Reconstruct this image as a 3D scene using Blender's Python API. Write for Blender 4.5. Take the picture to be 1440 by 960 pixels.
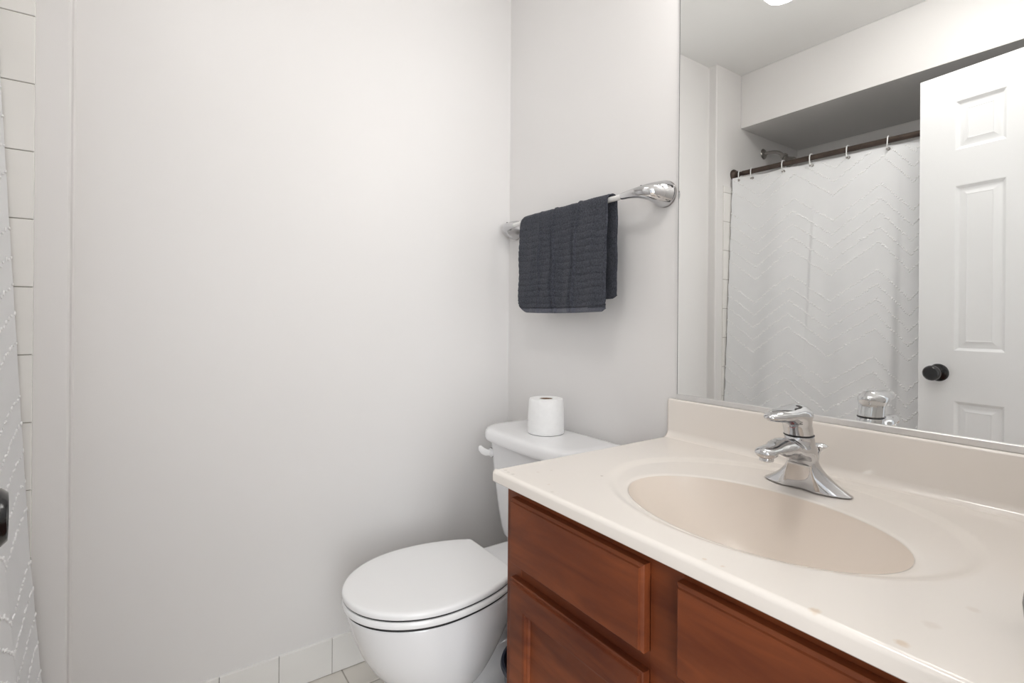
import bpy, bmesh, math, random
import numpy as np
from mathutils import Vector, Matrix
for o in list(bpy.data.objects): bpy.data.objects.remove(o)
S = bpy.context.scene; COL = S.collection
random.seed(7); rng = np.random.default_rng(7)
PI = math.pi
# ------------------------------------------------------------------ camera
cam = bpy.data.cameras.new('camera'); camo = bpy.data.objects.new('camera', cam); COL.objects.link(camo)
R_ = Vector((0.8193426, -0.57324873, 0.00797528)); U_ = Vector((-0.00679196, 0.00420424, 0.9999681)); F_ = Vector((0.57326397, 0.819370624, 0.000448767))
M = Matrix.Identity(4)
for i in range(3): M[i][0] = R_[i]; M[i][1] = U_[i]; M[i][2] = -F_[i]
M.translation = (-1.1252, -1.6301, 1.1109)
camo.matrix_world = M
cam.sensor_width = 36; cam.lens = 719.836/1440*36; cam.shift_y = -(480-447.55)/1440; cam.clip_start = .02
S.camera = camo
# ------------------------------------------------------------------ world and exposure
w = bpy.data.worlds.new('world'); S.world = w; w.use_nodes = True
w.node_tree.nodes['Background'].inputs[0].default_value = (.93, .96, 1, 1); w.node_tree.nodes['Background'].inputs[1].default_value = .8
S.view_settings.view_transform = 'Standard'; S.view_settings.look = 'None'; S.view_settings.gamma = 1; S.view_settings.use_curve_mapping = False
S.view_settings.exposure = 0.34
SHADE_POWER = 7.8        # radiance of the vanity light shades
CEIL_POWER = 15.0           # radiance of the added ceiling fill dome
HALL_POWER = 50.0         # fill light added as cool daylight in the unseen hallway
HALL_COL = (.93, .965, 1.0)
LAMP_COL = (1.0, .975, .95)
def area(name, loc, rot, sx, sy, power, col):
    l = bpy.data.lights.new(name, 'AREA'); l.shape = 'RECTANGLE'; l.size = sx; l.size_y = sy; l.energy = power; l.color = col
    o = bpy.data.objects.new(name, l); o.location = loc; o.rotation_euler = rot; COL.objects.link(o); return o
area('hall_fill_light', (-1.80, -3.56, 1.25), (math.radians(90), 0, 0), 1.6, 1.9, HALL_POWER, HALL_COL)  # unseen fill lamp added in the hall to brighten the bathroom
# ------------------------------------------------------------------ key sizes
HC = .8074; YL = -.765; YR = -1.555; DC = .5642; XV = -2.13; YF = -1.56; JX = -1.2879; JD = .0476; CZ = 2.4478; SX = -1.5109; SZ = 2.159
YA = -JD
# ------------------------------------------------------------------ materials
def mat(name, col, rough=.5, metal=0, spec=.5, coat=0, noise=None, bump=None, sheen=0, emit=None, var=0):
    m = bpy.data.materials.new(name); m.use_nodes = True; nt = m.node_tree; b = nt.nodes['Principled BSDF']
    b.inputs['Base Color'].default_value = (*col, 1); b.inputs['Roughness'].default_value = rough; b.inputs['Metallic'].default_value = metal
    b.inputs['Specular IOR Level'].default_value = spec; b.inputs['Coat Weight'].default_value = coat
    if sheen: b.inputs['Sheen Weight'].default_value = sheen
    tc = nt.nodes.new('ShaderNodeTexCoord')
    if var:
        n = nt.nodes.new('ShaderNodeTexNoise'); n.inputs['Scale'].default_value = var[0]; n.inputs['Detail'].default_value = 4
        r = nt.nodes.new('ShaderNodeValToRGB')
        r.color_ramp.elements[0].position = .3; r.color_ramp.elements[1].position = .7
        r.color_ramp.elements[0].color = (*[c*(1-var[1]) for c in col], 1); r.color_ramp.elements[1].color = (*[min(1, c*(1+var[1])) for c in col], 1)
        nt.links.new(tc.outputs['Object'], n.inputs['Vector']); nt.links.new(n.outputs['Fac'], r.inputs[0]); nt.links.new(r.outputs[0], b.inputs['Base Color'])
    if bump:
        n = nt.nodes.new('ShaderNodeTexNoise'); n.inputs['Scale'].default_value = bump[0]; n.inputs['Detail'].default_value = 3
        bp = nt.nodes.new('ShaderNodeBump'); bp.inputs['Strength'].default_value = bump[1]; bp.inputs['Distance'].default_value = bump[2] if len(bump) > 2 else .002
        nt.links.new(tc.outputs['Object'], n.inputs['Vector']); nt.links.new(n.outputs['Fac'], bp.inputs['Height']); nt.links.new(bp.outputs[0], b.inputs['Normal'])
    if emit:
        b.inputs['Emission Color'].default_value = (*emit[0], 1); b.inputs['Emission Strength'].default_value = emit[1]
    return m
M_wall = mat('painted_wall', (.825, .808, .796), .42, spec=.35, bump=(260, .05, .001), var=(1.2, .012))
M_ceil = mat('painted_ceiling', (.93, .925, .91), .7, spec=.3, bump=(200, .06, .001), var=(1.5, .01))
M_trim = mat('white_trim', (.84, .84, .84), .35, var=(3, .01))
M_door = mat('white_door_paint', (.88, .885, .89), .38, var=(3, .01))
M_tile = mat('glazed_wall_tile', (.87, .855, .825), .12, spec=.5, coat=.3, var=(5, .015))
M_grout = mat('tile_grout', (.44, .41, .37), .9, var=(60, .1), bump=(300, .2))
M_ftile = mat('glazed_floor_tile', (.80, .76, .70), .2, var=(6, .03))
M_porc = mat('white_porcelain', (.90, .90, .91), .07, spec=.5, coat=.5, var=(2, .005))
M_seat = mat('white_seat_plastic', (.93, .93, .93), .16, var=(2, .005))
M_chrome = mat('polished_chrome', (.62, .62, .63), .05, metal=1, var=(3, .01))
M_nickel = mat('brushed_nickel', (.40, .38, .36), .28, metal=1, var=(40, .06))
M_channel = mat('aluminium_channel', (.80, .79, .78), .33, metal=.75, var=(30, .02))
M_black = mat('black_metal', (.008, .008, .009), .2, spec=.5, coat=.3, var=(20, .2))
M_bronze = mat('dark_bronze', (.075, .055, .045), .33, metal=.6, var=(25, .25))
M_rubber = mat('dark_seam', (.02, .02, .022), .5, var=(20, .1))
M_bin = mat('navy_bin_plastic', (.018, .022, .04), .35, var=(10, .1))
M_paper = mat('toilet_paper', (.93, .93, .925), .95, bump=(400, .5, .001), sheen=.2, var=(80, .02))
M_card = mat('cardboard_core', (.30, .19, .12), .9, var=(60, .15))
M_barw = mat('pale_bar', (.80, .79, .77), .15, coat=.3, var=(10, .01))
M_tub = mat('tub_enamel', (.9, .9, .89), .12, coat=.3, var=(2, .01))
M_ring = mat('white_plastic_ring', (.88, .88, .87), .3, var=(10, .01))
M_hallf = mat('hall_carpet', (.55, .48, .40), .95, bump=(300, .6), var=(200, .1))
M_shade = mat('frosted_glass_shade', (.95, .94, .92), .4, emit=(LAMP_COL, SHADE_POWER), var=(10, .01))
M_blue = mat('blue_mark', (.03, .06, .25), .3, var=(20, .1)); M_red = mat('red_mark', (.4, .03, .03), .3, var=(20, .1))
M_mirror = mat('mirror_silver', (.955, .965, .955), 0.0, metal=1, var=(1, .001))

def curtain_mat():
    m = mat('white_curtain_cotton', (.88, .885, .895), .9, sheen=.05, bump=(500, .25, .001), var=(14, .012)); nt = m.node_tree; b = nt.nodes['Principled BSDF']; out = nt.nodes['Material Output']
    t = nt.nodes.new('ShaderNodeBsdfTranslucent'); t.inputs[0].default_value = (.88, .88, .88, 1); x = nt.nodes.new('ShaderNodeMixShader'); x.inputs[0].default_value = .08
    nt.links.new(b.outputs[0], x.inputs[1]); nt.links.new(t.outputs[0], x.inputs[2]); nt.links.new(x.outputs[0], out.inputs[0]); return m
M_curt = curtain_mat()
M_tuft = mat('white_tufts', (.97, .97, .97), .95, sheen=.3, var=(50, .02), bump=(700, .5, .001))

def wood():
    m = bpy.data.materials.new('cherry_stained_wood'); m.use_nodes = True; nt = m.node_tree; b = nt.nodes['Principled BSDF']
    tc = nt.nodes.new('ShaderNodeTexCoord'); mp = nt.nodes.new('ShaderNodeMapping'); mp.inputs['Scale'].default_value = (7, 1.1, 7)
    nt.links.new(tc.outputs['Object'], mp.inputs[0])
    n1 = nt.nodes.new('ShaderNodeTexNoise'); n1.inputs['Scale'].default_value = 5; n1.inputs['Detail'].default_value = 8; n1.inputs['Distortion'].default_value = .6
    n2 = nt.nodes.new('ShaderNodeTexNoise'); n2.inputs['Scale'].default_value = 1.6; n2.inputs['Detail'].default_value = 3
    n3 = nt.nodes.new('ShaderNodeTexNoise'); n3.inputs['Scale'].default_value = 60; n3.inputs['Detail'].default_value = 2
    nt.links.new(mp.outputs[0], n1.inputs['Vector']); nt.links.new(mp.outputs[0], n2.inputs['Vector']); nt.links.new(mp.outputs[0], n3.inputs['Vector'])
    r = nt.nodes.new('ShaderNodeValToRGB'); r.color_ramp.elements[0].position = .36; r.color_ramp.elements[1].position = .64
    r.color_ramp.elements[0].color = (.088, .019, .007, 1); r.color_ramp.elements[1].color = (.215, .056, .018, 1)
    mx = nt.nodes.new('ShaderNodeMath'); mx.operation = 'ADD'; mx2 = nt.nodes.new('ShaderNodeMath'); mx2.operation = 'MULTIPLY'; mx2.inputs[1].default_value = .5
    nt.links.new(n1.outputs['Fac'], mx.inputs[0]); nt.links.new(n2.outputs['Fac'], mx.inputs[1]); nt.links.new(mx.outputs[0], mx2.inputs[0])
    nt.links.new(mx2.outputs[0], r.inputs[0]); nt.links.new(r.outputs[0], b.inputs['Base Color'])
    b.inputs['Roughness'].default_value = .42; b.inputs['Specular IOR Level'].default_value = .3
    bp = nt.nodes.new('ShaderNodeBump'); bp.inputs['Strength'].default_value = .08; bp.inputs['Distance'].default_value = .001
    nt.links.new(n3.outputs['Fac'], bp.inputs['Height']); nt.links.new(bp.outputs[0], b.inputs['Normal'])
    return m
M_wood = wood()

def marble(name='cultured_marble', c0=(.845, .785, .725), c1=(.865, .815, .76), ro=.16):      # cast cultured marble with a few stains and chips at fixed places
    m = bpy.data.materials.new(name); m.use_nodes = True; nt = m.node_tree; b = nt.nodes['Principled BSDF']
    tc = nt.nodes.new('ShaderNodeTexCoord'); n = nt.nodes.new('ShaderNodeTexNoise'); n.inputs['Scale'].default_value = 4; n.inputs['Detail'].default_value = 5
    nt.links.new(tc.outputs['Object'], n.inputs['Vector'])
    r = nt.nodes.new('ShaderNodeValToRGB'); r.color_ramp.elements[0].color = (*c0, 1); r.color_ramp.elements[1].color = (*c1, 1)
    nt.links.new(n.outputs['Fac'], r.inputs[0]); cur = r.outputs[0]
    nz = nt.nodes.new('ShaderNodeTexNoise'); nz.inputs['Scale'].default_value = 180
    nt.links.new(tc.outputs['Object'], nz.inputs['Vector'])
    O = (.60, .36, .14); T = (.62, .50, .40); G = (.30, .25, .20)
    for x, y, rad, c, k in [(-.555, -1.374, .0055, O, .8), (-.544, -1.446, .006, O, .8), (-.485, -1.452, .008, T, .5), (-.413, -1.468, .006, T, .5), (-.411, -.918, .0026, G, .9), (-.546, -.783, .003, G, .7),
                            (-.549, -.797, .0028, G, .7), (-.549, -.814, .003, G, .7), (-.550, -.935, .003, G, .5), (-.550, -1.238, .0022, O, .6), (-.548, -1.263, .002, O, .6), (-.50, -.83, .0025, T, .7), (-.47, -.835, .003, T, .6), (-.53, -.90, .0018, T, .8)]:
        d = nt.nodes.new('ShaderNodeVectorMath'); d.operation = 'DISTANCE'; d.inputs[1].default_value = (x+.28, y+1.16, 0)
        nt.links.new(tc.outputs['Object'], d.inputs[0])
        mu = nt.nodes.new('ShaderNodeMath'); mu.operation = 'MULTIPLY_ADD'; mu.inputs[1].default_value = .006; nt.links.new(nz.outputs['Fac'], mu.inputs[0]); nt.links.new(d.outputs['Value'], mu.inputs[2])
        mr = nt.nodes.new('ShaderNodeMapRange'); mr.inputs['From Min'].default_value = rad+.0045; mr.inputs['From Max'].default_value = rad*.5+.003; mr.inputs['To Max'].default_value = k*.65*.65
        nt.links.new(mu.outputs[0], mr.inputs['Value'])
        x_ = nt.nodes.new('ShaderNodeMix'); x_.data_type = 'RGBA'; x_.inputs['B'].default_value = (*c, 1)
        nt.links.new(mr.outputs[0], x_.inputs['Factor']); nt.links.new(cur, x_.inputs['A']); cur = x_.outputs['Result']
    nt.links.new(cur, b.inputs['Base Color'])
    b.inputs['Roughness'].default_value = ro; b.inputs['Coat Weight'].default_value = .2 if ro < .2 else 0; b.inputs['Coat Roughness'].default_value = .1
    return m
M_marble = marble(); M_basin = marble('bounce_tinted_basin', (.80, .71, .625), (.82, .735, .655), .30)  # basin is the same marble, bounced light in the bowl put into its colour

def towel_mat():
    m = mat('charcoal_terry', (.060, .066, .085), .98, spec=.1, sheen=.12, bump=(500, 1.0, .003)); nt = m.node_tree; b = nt.nodes['Principled BSDF']
    tc = [n for n in nt.nodes if n.type == 'TEX_COORD'][0]
    n = nt.nodes.new('ShaderNodeTexNoise'); n.inputs['Scale'].default_value = 230; n.inputs['Detail'].default_value = 5; n.inputs['Roughness'].default_value = .7
    r = nt.nodes.new('ShaderNodeValToRGB'); r.color_ramp.elements[0].position = .32; r.color_ramp.elements[1].position = .72
    r.color_ramp.elements[0].color = (.024, .026, .036, 1); r.color_ramp.elements[1].color = (.100, .106, .128, 1)
    nt.links.new(tc.outputs['Object'], n.inputs['Vector']); nt.links.new(n.outputs['Fac'], r.inputs[0]); nt.links.new(r.outputs[0], b.inputs['Base Color'])
    return m
M_towel = towel_mat()
M_hem = mat('charcoal_hem', (.085, .09, .115), .9, sheen=.3, bump=(700, .6, .001), var=(300, .25))

# ------------------------------------------------------------------ mesh helpers
def obj(name, verts, faces, m, parent=None, smooth=True, loc=None, normals=None):
    me = bpy.data.meshes.new(name); me.from_pydata([tuple(map(float, v)) for v in verts], [], [tuple(map(int, f)) for f in faces]); me.materials.append(m)
    if smooth is True: me.polygons.foreach_set('use_smooth', [True]*len(me.polygons))
    me.update()
    if normals is not None: me.normals_split_custom_set_from_vertices([tuple(map(float, n)) for n in normals])
    elif isinstance(smooth, (int, float)) and smooth is not True and smooth is not False:
        me.polygons.foreach_set('use_smooth', [True]*len(me.polygons)); me.set_sharp_from_angle(angle=math.radians(smooth))
    o = bpy.data.objects.new(name, me); COL.objects.link(o)
    if parent: o.parent = parent
    if loc: o.location = loc
    if normals is None and smooth is not True and smooth is not False and len(me.polygons) < 3000:
        wn = o.modifiers.new('weighted', 'WEIGHTED_NORMAL'); wn.keep_sharp = True; wn.weight = 90
    return o
class MB:
    def __init__(s): s.v = []; s.f = []
    def add(s, v, f):
        n = len(s.v); s.v += [tuple(map(float, p)) for p in v]; s.f += [tuple(int(i)+n for i in q) for q in f]; return s
    def box(s, x0, x1, y0, y1, z0, z1, ch=0):
        if ch <= 0:
            v = [(x, y, z) for x in (x0, x1) for y in (y0, y1) for z in (z0, z1)]
            return s.add(v, [(0, 1, 3, 2), (4, 6, 7, 5), (0, 4, 5, 1), (2, 3, 7, 6), (0, 2, 6, 4), (1, 5, 7, 3)])
        bm = bmesh.new(); bmesh.ops.create_cube(bm, size=1)
        for q in bm.verts: q.co = Vector(((x0+x1)/2+q.co.x*(x1-x0), (y0+y1)/2+q.co.y*(y1-y0), (z0+z1)/2+q.co.z*(z1-z0)))
        bmesh.ops.bevel(bm, geom=list(bm.edges), offset=ch, segments=2, affect='EDGES', profile=.5)
        return s.bm(bm)
    def bm(s, bm, mtx=None):
        if mtx: bmesh.ops.transform(bm, matrix=mtx, verts=bm.verts)
        bm.verts.index_update(); bm.verts.ensure_lookup_table()
        s.add([v.co[:] for v in bm.verts], [[v.index for v in f.verts] for f in bm.faces]); bm.free(); return s
    def rings(s, R, closed=True, cap0=True, cap1=True):      # R: list of rings with the same count
        n = len(R[0]); v = [p for r in R for p in r]; f = []
        for i in range(len(R)-1):
            for j in range(n if closed else n-1):
                k = (j+1) % n; f.append((i*n+j, i*n+k, (i+1)*n+k, (i+1)*n+j))
        if cap0: f.append(tuple(reversed(range(n))))
        if cap1: f.append(tuple((len(R)-1)*n+j for j in range(n)))
        return s.add(v, f)
    def tube(s, pts, rad, n=12, sx=1.0, up=None, cap=True):
        pts = [Vector(p) for p in pts]; R = []; ref = Vector(up) if up else None
        for i, p in enumerate(pts):
            d = (pts[min(i+1, len(pts)-1)]-pts[max(i-1, 0)]).normalized()
            if ref is None: ref = Vector((0, 0, 1)) if abs(d.z) < .9 else Vector((1, 0, 0))
            a = (ref-d*ref.dot(d)).normalized(); b_ = d.cross(a); ref = a if not up else ref
            r = rad[i] if hasattr(rad, '__len__') else rad
            R.append([tuple(p+a*(math.cos(t)*r)+b_*(math.sin(t)*r*sx)) for t in [2*PI*k/n for k in range(n)]])
        return s.rings(R, True, cap, cap)
    def lathe(s, prof, c=(0, 0, 0), axis='z', n=32, cap0=True, cap1=True):
        R = []
        for r, h in prof:
            q = []
            for k in range(n):
                a = 2*PI*k/n; p = (math.cos(a)*r, math.sin(a)*r, h)
                if axis == 'x': p = (p[2], p[0], p[1])
                elif axis == 'y': p = (p[1], p[2], p[0])
                q.append((c[0]+p[0], c[1]+p[1], c[2]+p[2]))
            R.append(q)
        return s.rings(R, True, cap0, cap1)
    def build(s, name, m, parent=None, smooth=35, **k): return obj(name, s.v, s.f, m, parent, smooth, **k)
def nrm(o):
    bm = bmesh.new(); bm.from_mesh(o.data); bmesh.ops.recalc_face_normals(bm, faces=bm.faces); bm.to_mesh(o.data); bm.free()
    o.data.set_sharp_from_angle(angle=math.radians(35)); return o
def tag(o, label, cat, group=None):
    o['label'] = label; o['category'] = cat
    if group: o['group'] = group
    return o
def thing(name, label, cat, loc, rz=0, group=None):
    o = bpy.data.objects.new(name, None); COL.objects.link(o); o.location = loc; o.rotation_euler = (0, 0, rz); o.empty_display_size = .05
    return tag(o, label, cat, group)
def struct(o): o['kind'] = 'structure'; return o
def part(mb, name, m, root, smooth=35, fix=True):      # mesh given in world coordinates, parented to an unrotated thing
    L = root.matrix_basis.translation.copy(); p = root.parent
    while p: L += p.matrix_basis.translation; p = p.parent
    mb.v = [(a-L.x, b-L.y, c-L.z) for a, b, c in mb.v]
    o = mb.build(name, m, root, smooth)
    return nrm(o) if fix else o
def surfnets(f, lo, hi, h):
    n = [int(math.ceil((hi[i]-lo[i])/h))+1 for i in range(3)]
    X, Y, Z = np.meshgrid(*[lo[i]+h*np.arange(n[i]) for i in range(3)], indexing='ij')
    F = f(X, Y, Z); F = np.where(F == 0, 1e-9, F); ins = F < 0
    nc = tuple(k-1 for k in n); sm = np.zeros(nc+(3,)); ct = np.zeros(nc)
    base = np.stack(np.meshgrid(*[np.arange(k) for k in nc], indexing='ij'), -1)
    def sl(a, d): return a[d[0]:d[0]+nc[0], d[1]:d[1]+nc[1], d[2]:d[2]+nc[2]]
    for ax in range(3):
        o1, o2 = [k for k in range(3) if k != ax]
        for u in (0, 1):
            for v in (0, 1):
                d = [0, 0, 0]; d[o1] = u; d[o2] = v; e = list(d); e[ax] = 1
                a = sl(F, d); b = sl(F, e); c = (a < 0) != (b < 0); t = np.where(c, a/(a-b+1e-30), 0)
                p = np.zeros(nc+(3,)); p[..., o1] = u; p[..., o2] = v; p[..., ax] = t
                sm += p*c[..., None]; ct += c
    m = ct > 0; idx = -np.ones(nc, int); idx[m] = np.arange(m.sum())
    V = (base[m]+sm[m]/ct[m][:, None])*h+np.array(lo)
    faces = []
    for ax in range(3):
        o1, o2 = [(1, 2), (2, 0), (0, 1)][ax]
        a = ins; b = np.roll(ins, -1, ax); c = a != b
        I = np.argwhere(c)
        I = I[(I[:, ax] < n[ax]-1) & (I[:, o1] > 0) & (I[:, o2] > 0) & (I[:, o1] < n[o1]-1) & (I[:, o2] < n[o2]-1)]
        q = []
        for (u, v) in ((-1, -1), (0, -1), (0, 0), (-1, 0)):
            J = I.copy(); J[:, o1] += u; J[:, o2] += v; q.append(idx[J[:, 0], J[:, 1], J[:, 2]])
        Q = np.stack(q, 1); fl = ~ins[I[:, 0], I[:, 1], I[:, 2]]; Q[fl] = Q[fl][:, ::-1]
        faces.append(Q)
    return V, np.concatenate(faces)
def smin(a, b, k):
    h = np.clip(.5+.5*(b-a)/k, 0, 1); return b*(1-h)+a*h-k*h*(1-h)
def smax(a, b, k): return -smin(-a, -b, k)
def sph(X, Y, Z, c, r): return (np.sqrt(((X-c[0])/r[0])**2+((Y-c[1])/r[1])**2+((Z-c[2])/r[2])**2)-1)*min(r)
def cone(X, Y, Z, a, b, ra, rb, sc=(1, 1, 1)):
    P = np.stack([X/sc[0], Y/sc[1], Z/sc[2]], -1); a = np.array(a)/sc; b = np.array(b)/sc; d = b-a
    t = np.clip(((P-a)@d)/(d@d), 0, 1); return (np.linalg.norm(P-a-t[..., None]*d, axis=-1)-(ra+(rb-ra)*t))*min(sc)

# ================================================================== the room
def slab(name, x0, x1, y0, y1, z0, z1, m): return struct(MB().box(x0, x1, y0, y1, z0, z1).build(name, m, smooth=False))
T = .1
# back wall with its small step towards the tub alcove: an L shaped outline pushed up
pl = [(T, 0), (JX+.004, 0), (JX, -.004), (JX, YA+.004), (JX-.004, YA), (XV-T, YA), (XV-T, T), (T, T)]
mb = MB(); mb.rings([[(x, y, -.02) for x, y in pl], [(x, y, CZ+.02) for x, y in pl]]); struct(nrm(mb.build('wall_back', M_wall, smooth=30)))
slab('wall_right', 0, T, YF-T, 0, -.02, CZ+.02, M_wall)
slab('wall_left', XV-T, XV, YF, YA, -.02, CZ+.02, M_wall)
DX0, DX1, DH = -1.228, -.618, 2.05      # doorway
mb = MB().box(XV-T, DX0, YF-.11, YF, -.02, CZ+.02).box(DX1, 0, YF-.11, YF, -.02, CZ+.02).box(DX0, DX1, YF-.11, YF, DH, CZ+.02)
struct(mb.build('wall_front', M_wall, smooth=False))
slab('ceiling', XV-T, T, YF-T, T, CZ, CZ+.08, M_ceil)
sf = struct(MB().box(XV, SX, YF, YA, SZ, CZ, .003).build('ceiling_soffit', M_wall, smooth=30))
# door casing and jamb
mb = MB().box(DX1+.012, DX1+.045, YF, YF+.008, 0, DH+.045, .002).box(DX0, DX1+.045, YF, YF+.008, DH+.004, DH+.045, .002)
struct(mb.build('trim_1', M_trim))
# hallway behind the camera
slab('floor_hall', -2.8, .6, -3.6, YF-.11, -.08, 0, M_hallf)
slab('wall_hall', -2.8, .6, -3.7, -3.6, 0, CZ, M_wall)
mb = MB()
for a, b, c, d in ((-2.66, -2.60, .26, 2.24), (-1.00, -.94, .26, 2.24), (-2.66, -.94, .26, .31), (-2.66, -.94, 2.19, 2.24)): mb.box(a, b, -3.6, -3.55, c, d, .003)
struct(mb.build('added_window_1', M_trim))  # unseen frame added around the hall fill lamp
slab('ceiling_hall', -2.8, .6, -3.6, YF-.11, CZ, CZ+.08, M_ceil)
# floor tiles
mb = MB().box(XV, 0, YF-.11, 0, -.06, -.0025); struct(mb.build('floor', M_grout, smooth=False))
mb = MB(); P = .1535
xs = [-.632+P*k for k in range(-9, 6)]; ys = [-.110-P*k for k in range(-1, 11)]
for a in xs:
    for b in ys:
        x0 = max(a+.0018, XV); x1 = min(a+P-.0018, 0); y0 = max(b-P+.0018, YF-.11); y1 = min(b-.0018, 0)
        if x1-x0 > .01 and y1-y0 > .01 and x1 > -1.46:
            mb.v += []; z0, z1, c = -.0035, 0, .0015
            mb.rings([[(x0, y0, z0), (x1, y0, z0), (x1, y1, z0), (x0, y1, z0)], [(x0, y0, z1-.001), (x1, y0, z1-.001), (x1, y1, z1-.001), (x0, y1, z1-.001)], [(x0+c, y0+c, z1), (x1-c, y0+c, z1), (x1-c, y1-c, z1), (x0+c, y1-c, z1)]], cap0=False)
struct(mb.build('floor_tiles', M_ftile, smooth=False))
# tile skirting on the walls
def tiles_y(mb, x0, x1, y, z0, z1, th=.0085, cc=.0025):      # tile face looking to -y
    F = [[(x0, y, z0), (x1, y, z0), (x1, y, z1), (x0, y, z1)], [(x0, y-th+cc, z0), (x1, y-th+cc, z0), (x1, y-th+cc, z1), (x0, y-th+cc, z1)],
         [(x0+.0006, y-th+.0007, z0+.0006), (x1-.0006, y-th+.0007, z0+.0006), (x1-.0006, y-th+.0007, z1-.0006), (x0+.0006, y-th+.0007, z1-.0006)],
         [(x0+cc, y-th, z0+cc), (x1-cc, y-th, z0+cc), (x1-cc, y-th, z1-cc), (x0+cc, y-th, z1-cc)]]
    mb.rings(F, cap0=False)
def tiles_x(mb, y0, y1, x, s, z0, z1, th=.0085, cc=.0025):    # tile face looking to s (+1 or -1) in x
    t = MB(); tiles_y(t, y0, y1, 0, z0, z1, th, cc); mb.add([(x-s*p[1], p[0], p[2]) for p in t.v], t.f)
mb = MB(); js = [JX]+[-.97-.1535*k for k in (1, 0)]+[-.8165, -.663, -.5095, -.356, -.2025, -.049, 0]
for a, b in zip(js[:-1], js[1:]):
    if b-a > .005: tiles_y(mb, a+.0007, b-.0007, 0, .002, .1105)
struct(nrm(mb.build('baseboard_back', M_tile, smooth=40)))
mb = MB().box(JX, 0, -.005, 0, 0, .104); struct(mb.build('trim_2', M_grout, smooth=False))
mb = MB()
for k in range(5): tiles_x(mb, max(-.008-.1535*(k+1)+.0007, YL+.001), -.008-.1535*k-.0007, 0, -1, .002, .1105)
struct(nrm(mb.build('baseboard_right', M_tile, smooth=40)))
# glazed tile of the tub surround
ZT = 1.7877; BULL = .035
mb = MB(); g = MB().box(-1.353, XV, YA-.0045, YA, 0, ZT+BULL-.004)
for r in range(-1, 12):
    z1 = ZT-.1535*r if r >= 0 else ZT+BULL; z0 = (z1-.1535) if r >= 0 else ZT
    z0 = max(z0, .002)
    if z1-z0 < .01: continue
    c0 = -1.3495; k = 0
    wds = [.1535]*6
    for wd in wds:
        x1 = c0; x0 = max(c0-wd, XV+.006); c0 = x0
        if x1-x0 > .01: tiles_y(mb, x0+.0008, x1-.0008, YA, z0+.0008, z1-.0008, .0075, .002)
struct(nrm(mb.build('wall_back_tile', M_tile, smooth=40))); struct(nrm(g.build('wall_back_grout', M_grout, smooth=False)))
mb = MB(); g = MB().box(XV, XV+.0045, YF, YA-.0045, .3, ZT+BULL-.004)
for r in range(-1, 9):
    z1 = ZT-.1535*r if r >= 0 else ZT+BULL; z0 = (z1-.1535) if r >= 0 else ZT
    for k in range(10):
        y1 = YA-.01-.1535*k; y0 = max(y1-.1535, YF+.004)
        if y1-y0 > .02: tiles_x(mb, y0+.0008, y1-.0008, XV, 1, z0+.0008, z1-.0008, .0075, .002)
struct(nrm(mb.build('wall_left_tile', M_tile, smooth=40))); struct(nrm(g.build('wall_left_grout', M_grout, smooth=False)))

# ================================================================== mirror
mir = thing('wall_mirror', 'large frameless wall mirror above the beige backsplash, reflecting curtain and door', 'mirror', (0, -1.165, .918))
ZM0, ZM1, YM0, YM1 = .918, 1.985, -.7849, -1.55
part(MB().box(-.006, -.0005, YM1, YM0, ZM0, ZM1), 'glass', M_mirror, mir, False)
part(MB().box(-.0055, -.0005, YM0, YM0+.0016, ZM0, ZM1), 'dark_edge', M_rubber, mir, False)
ch = MB(); pr = [(-.0005, ZM0-.012), (-.011, ZM0-.012), (-.0115, ZM0-.0115), (-.0115, ZM0-.001), (-.0105, ZM0), (-.0085, ZM0+.0002), (-.0075, ZM0-.001), (-.0005, ZM0-.001)]
ch.rings([[(x, YM1, z) for x, z in pr], [(x, YM0, z) for x, z in pr]]); part(ch, 'bottom_channel', M_channel, mir)

# ================================================================== vanity light above the mirror (seen in the mirror)
vl = thing('vanity_light', 'vanity light bar above the mirror with glowing frosted shades, bottom of one seen reflected', 'light fixture', (0, -1.165, 2.08))
part(MB().box(-.03, -.001, -1.46, -.87, 2.04, 2.13, .008), 'back_plate', M_chrome, vl)
for yy in (-.99, -1.165, -1.34):
    a = MB(); a.tube([(-.028, yy, 2.09), (-.07, yy, 2.10), (-.105, yy, 2.085), (-.12, yy, 2.06)], .008, 12); arm = part(a, 'arm', M_chrome, vl)
    sh = MB(); n = 40; R = []
    for r, h in [(.018, 2.066), (.027, 2.06), (.037, 2.035), (.043, 1.99), (.0465, 1.945), (.047, 1.920), (.043, 1.903), (.034, 1.891), (.018, 1.8845), (.004, 1.8835)]:
        R.append([(-.12+math.cos(2*PI*k/n)*r*(1+.025*math.cos(10*2*PI*k/n)*(r/.047)), yy+math.sin(2*PI*k/n)*r*(1+.025*math.cos(10*2*PI*k/n)*(r/.047)), h) for k in range(n)])
    sh.rings(R); s_ = part(sh, 'glass_shade', M_shade, vl)

# ================================================================== unseen round dome added as fill light over the middle of the room
cl0 = thing('ceiling_fill_light', 'unseen round frosted dome added as fill light above the bathroom floor', 'ceiling light', (-.98, -1.05, CZ))
part(MB().lathe([(.165, 0), (.17, -.006), (.168, -.022), (.16, -.024)], (-.98, -1.05, CZ), n=40), 'base_ring', M_chrome, cl0)
M_dome = mat('frosted_dome', (.95, .94, .92), .4, emit=(LAMP_COL, CEIL_POWER), var=(10, .01))
part(MB().lathe([(.159, -.020), (.155, -.040), (.13, -.066), (.085, -.083), (.04, -.090), (.003, -.092)], (-.98, -1.05, CZ), n=40), 'glass_dome', M_dome, cl0)

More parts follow.
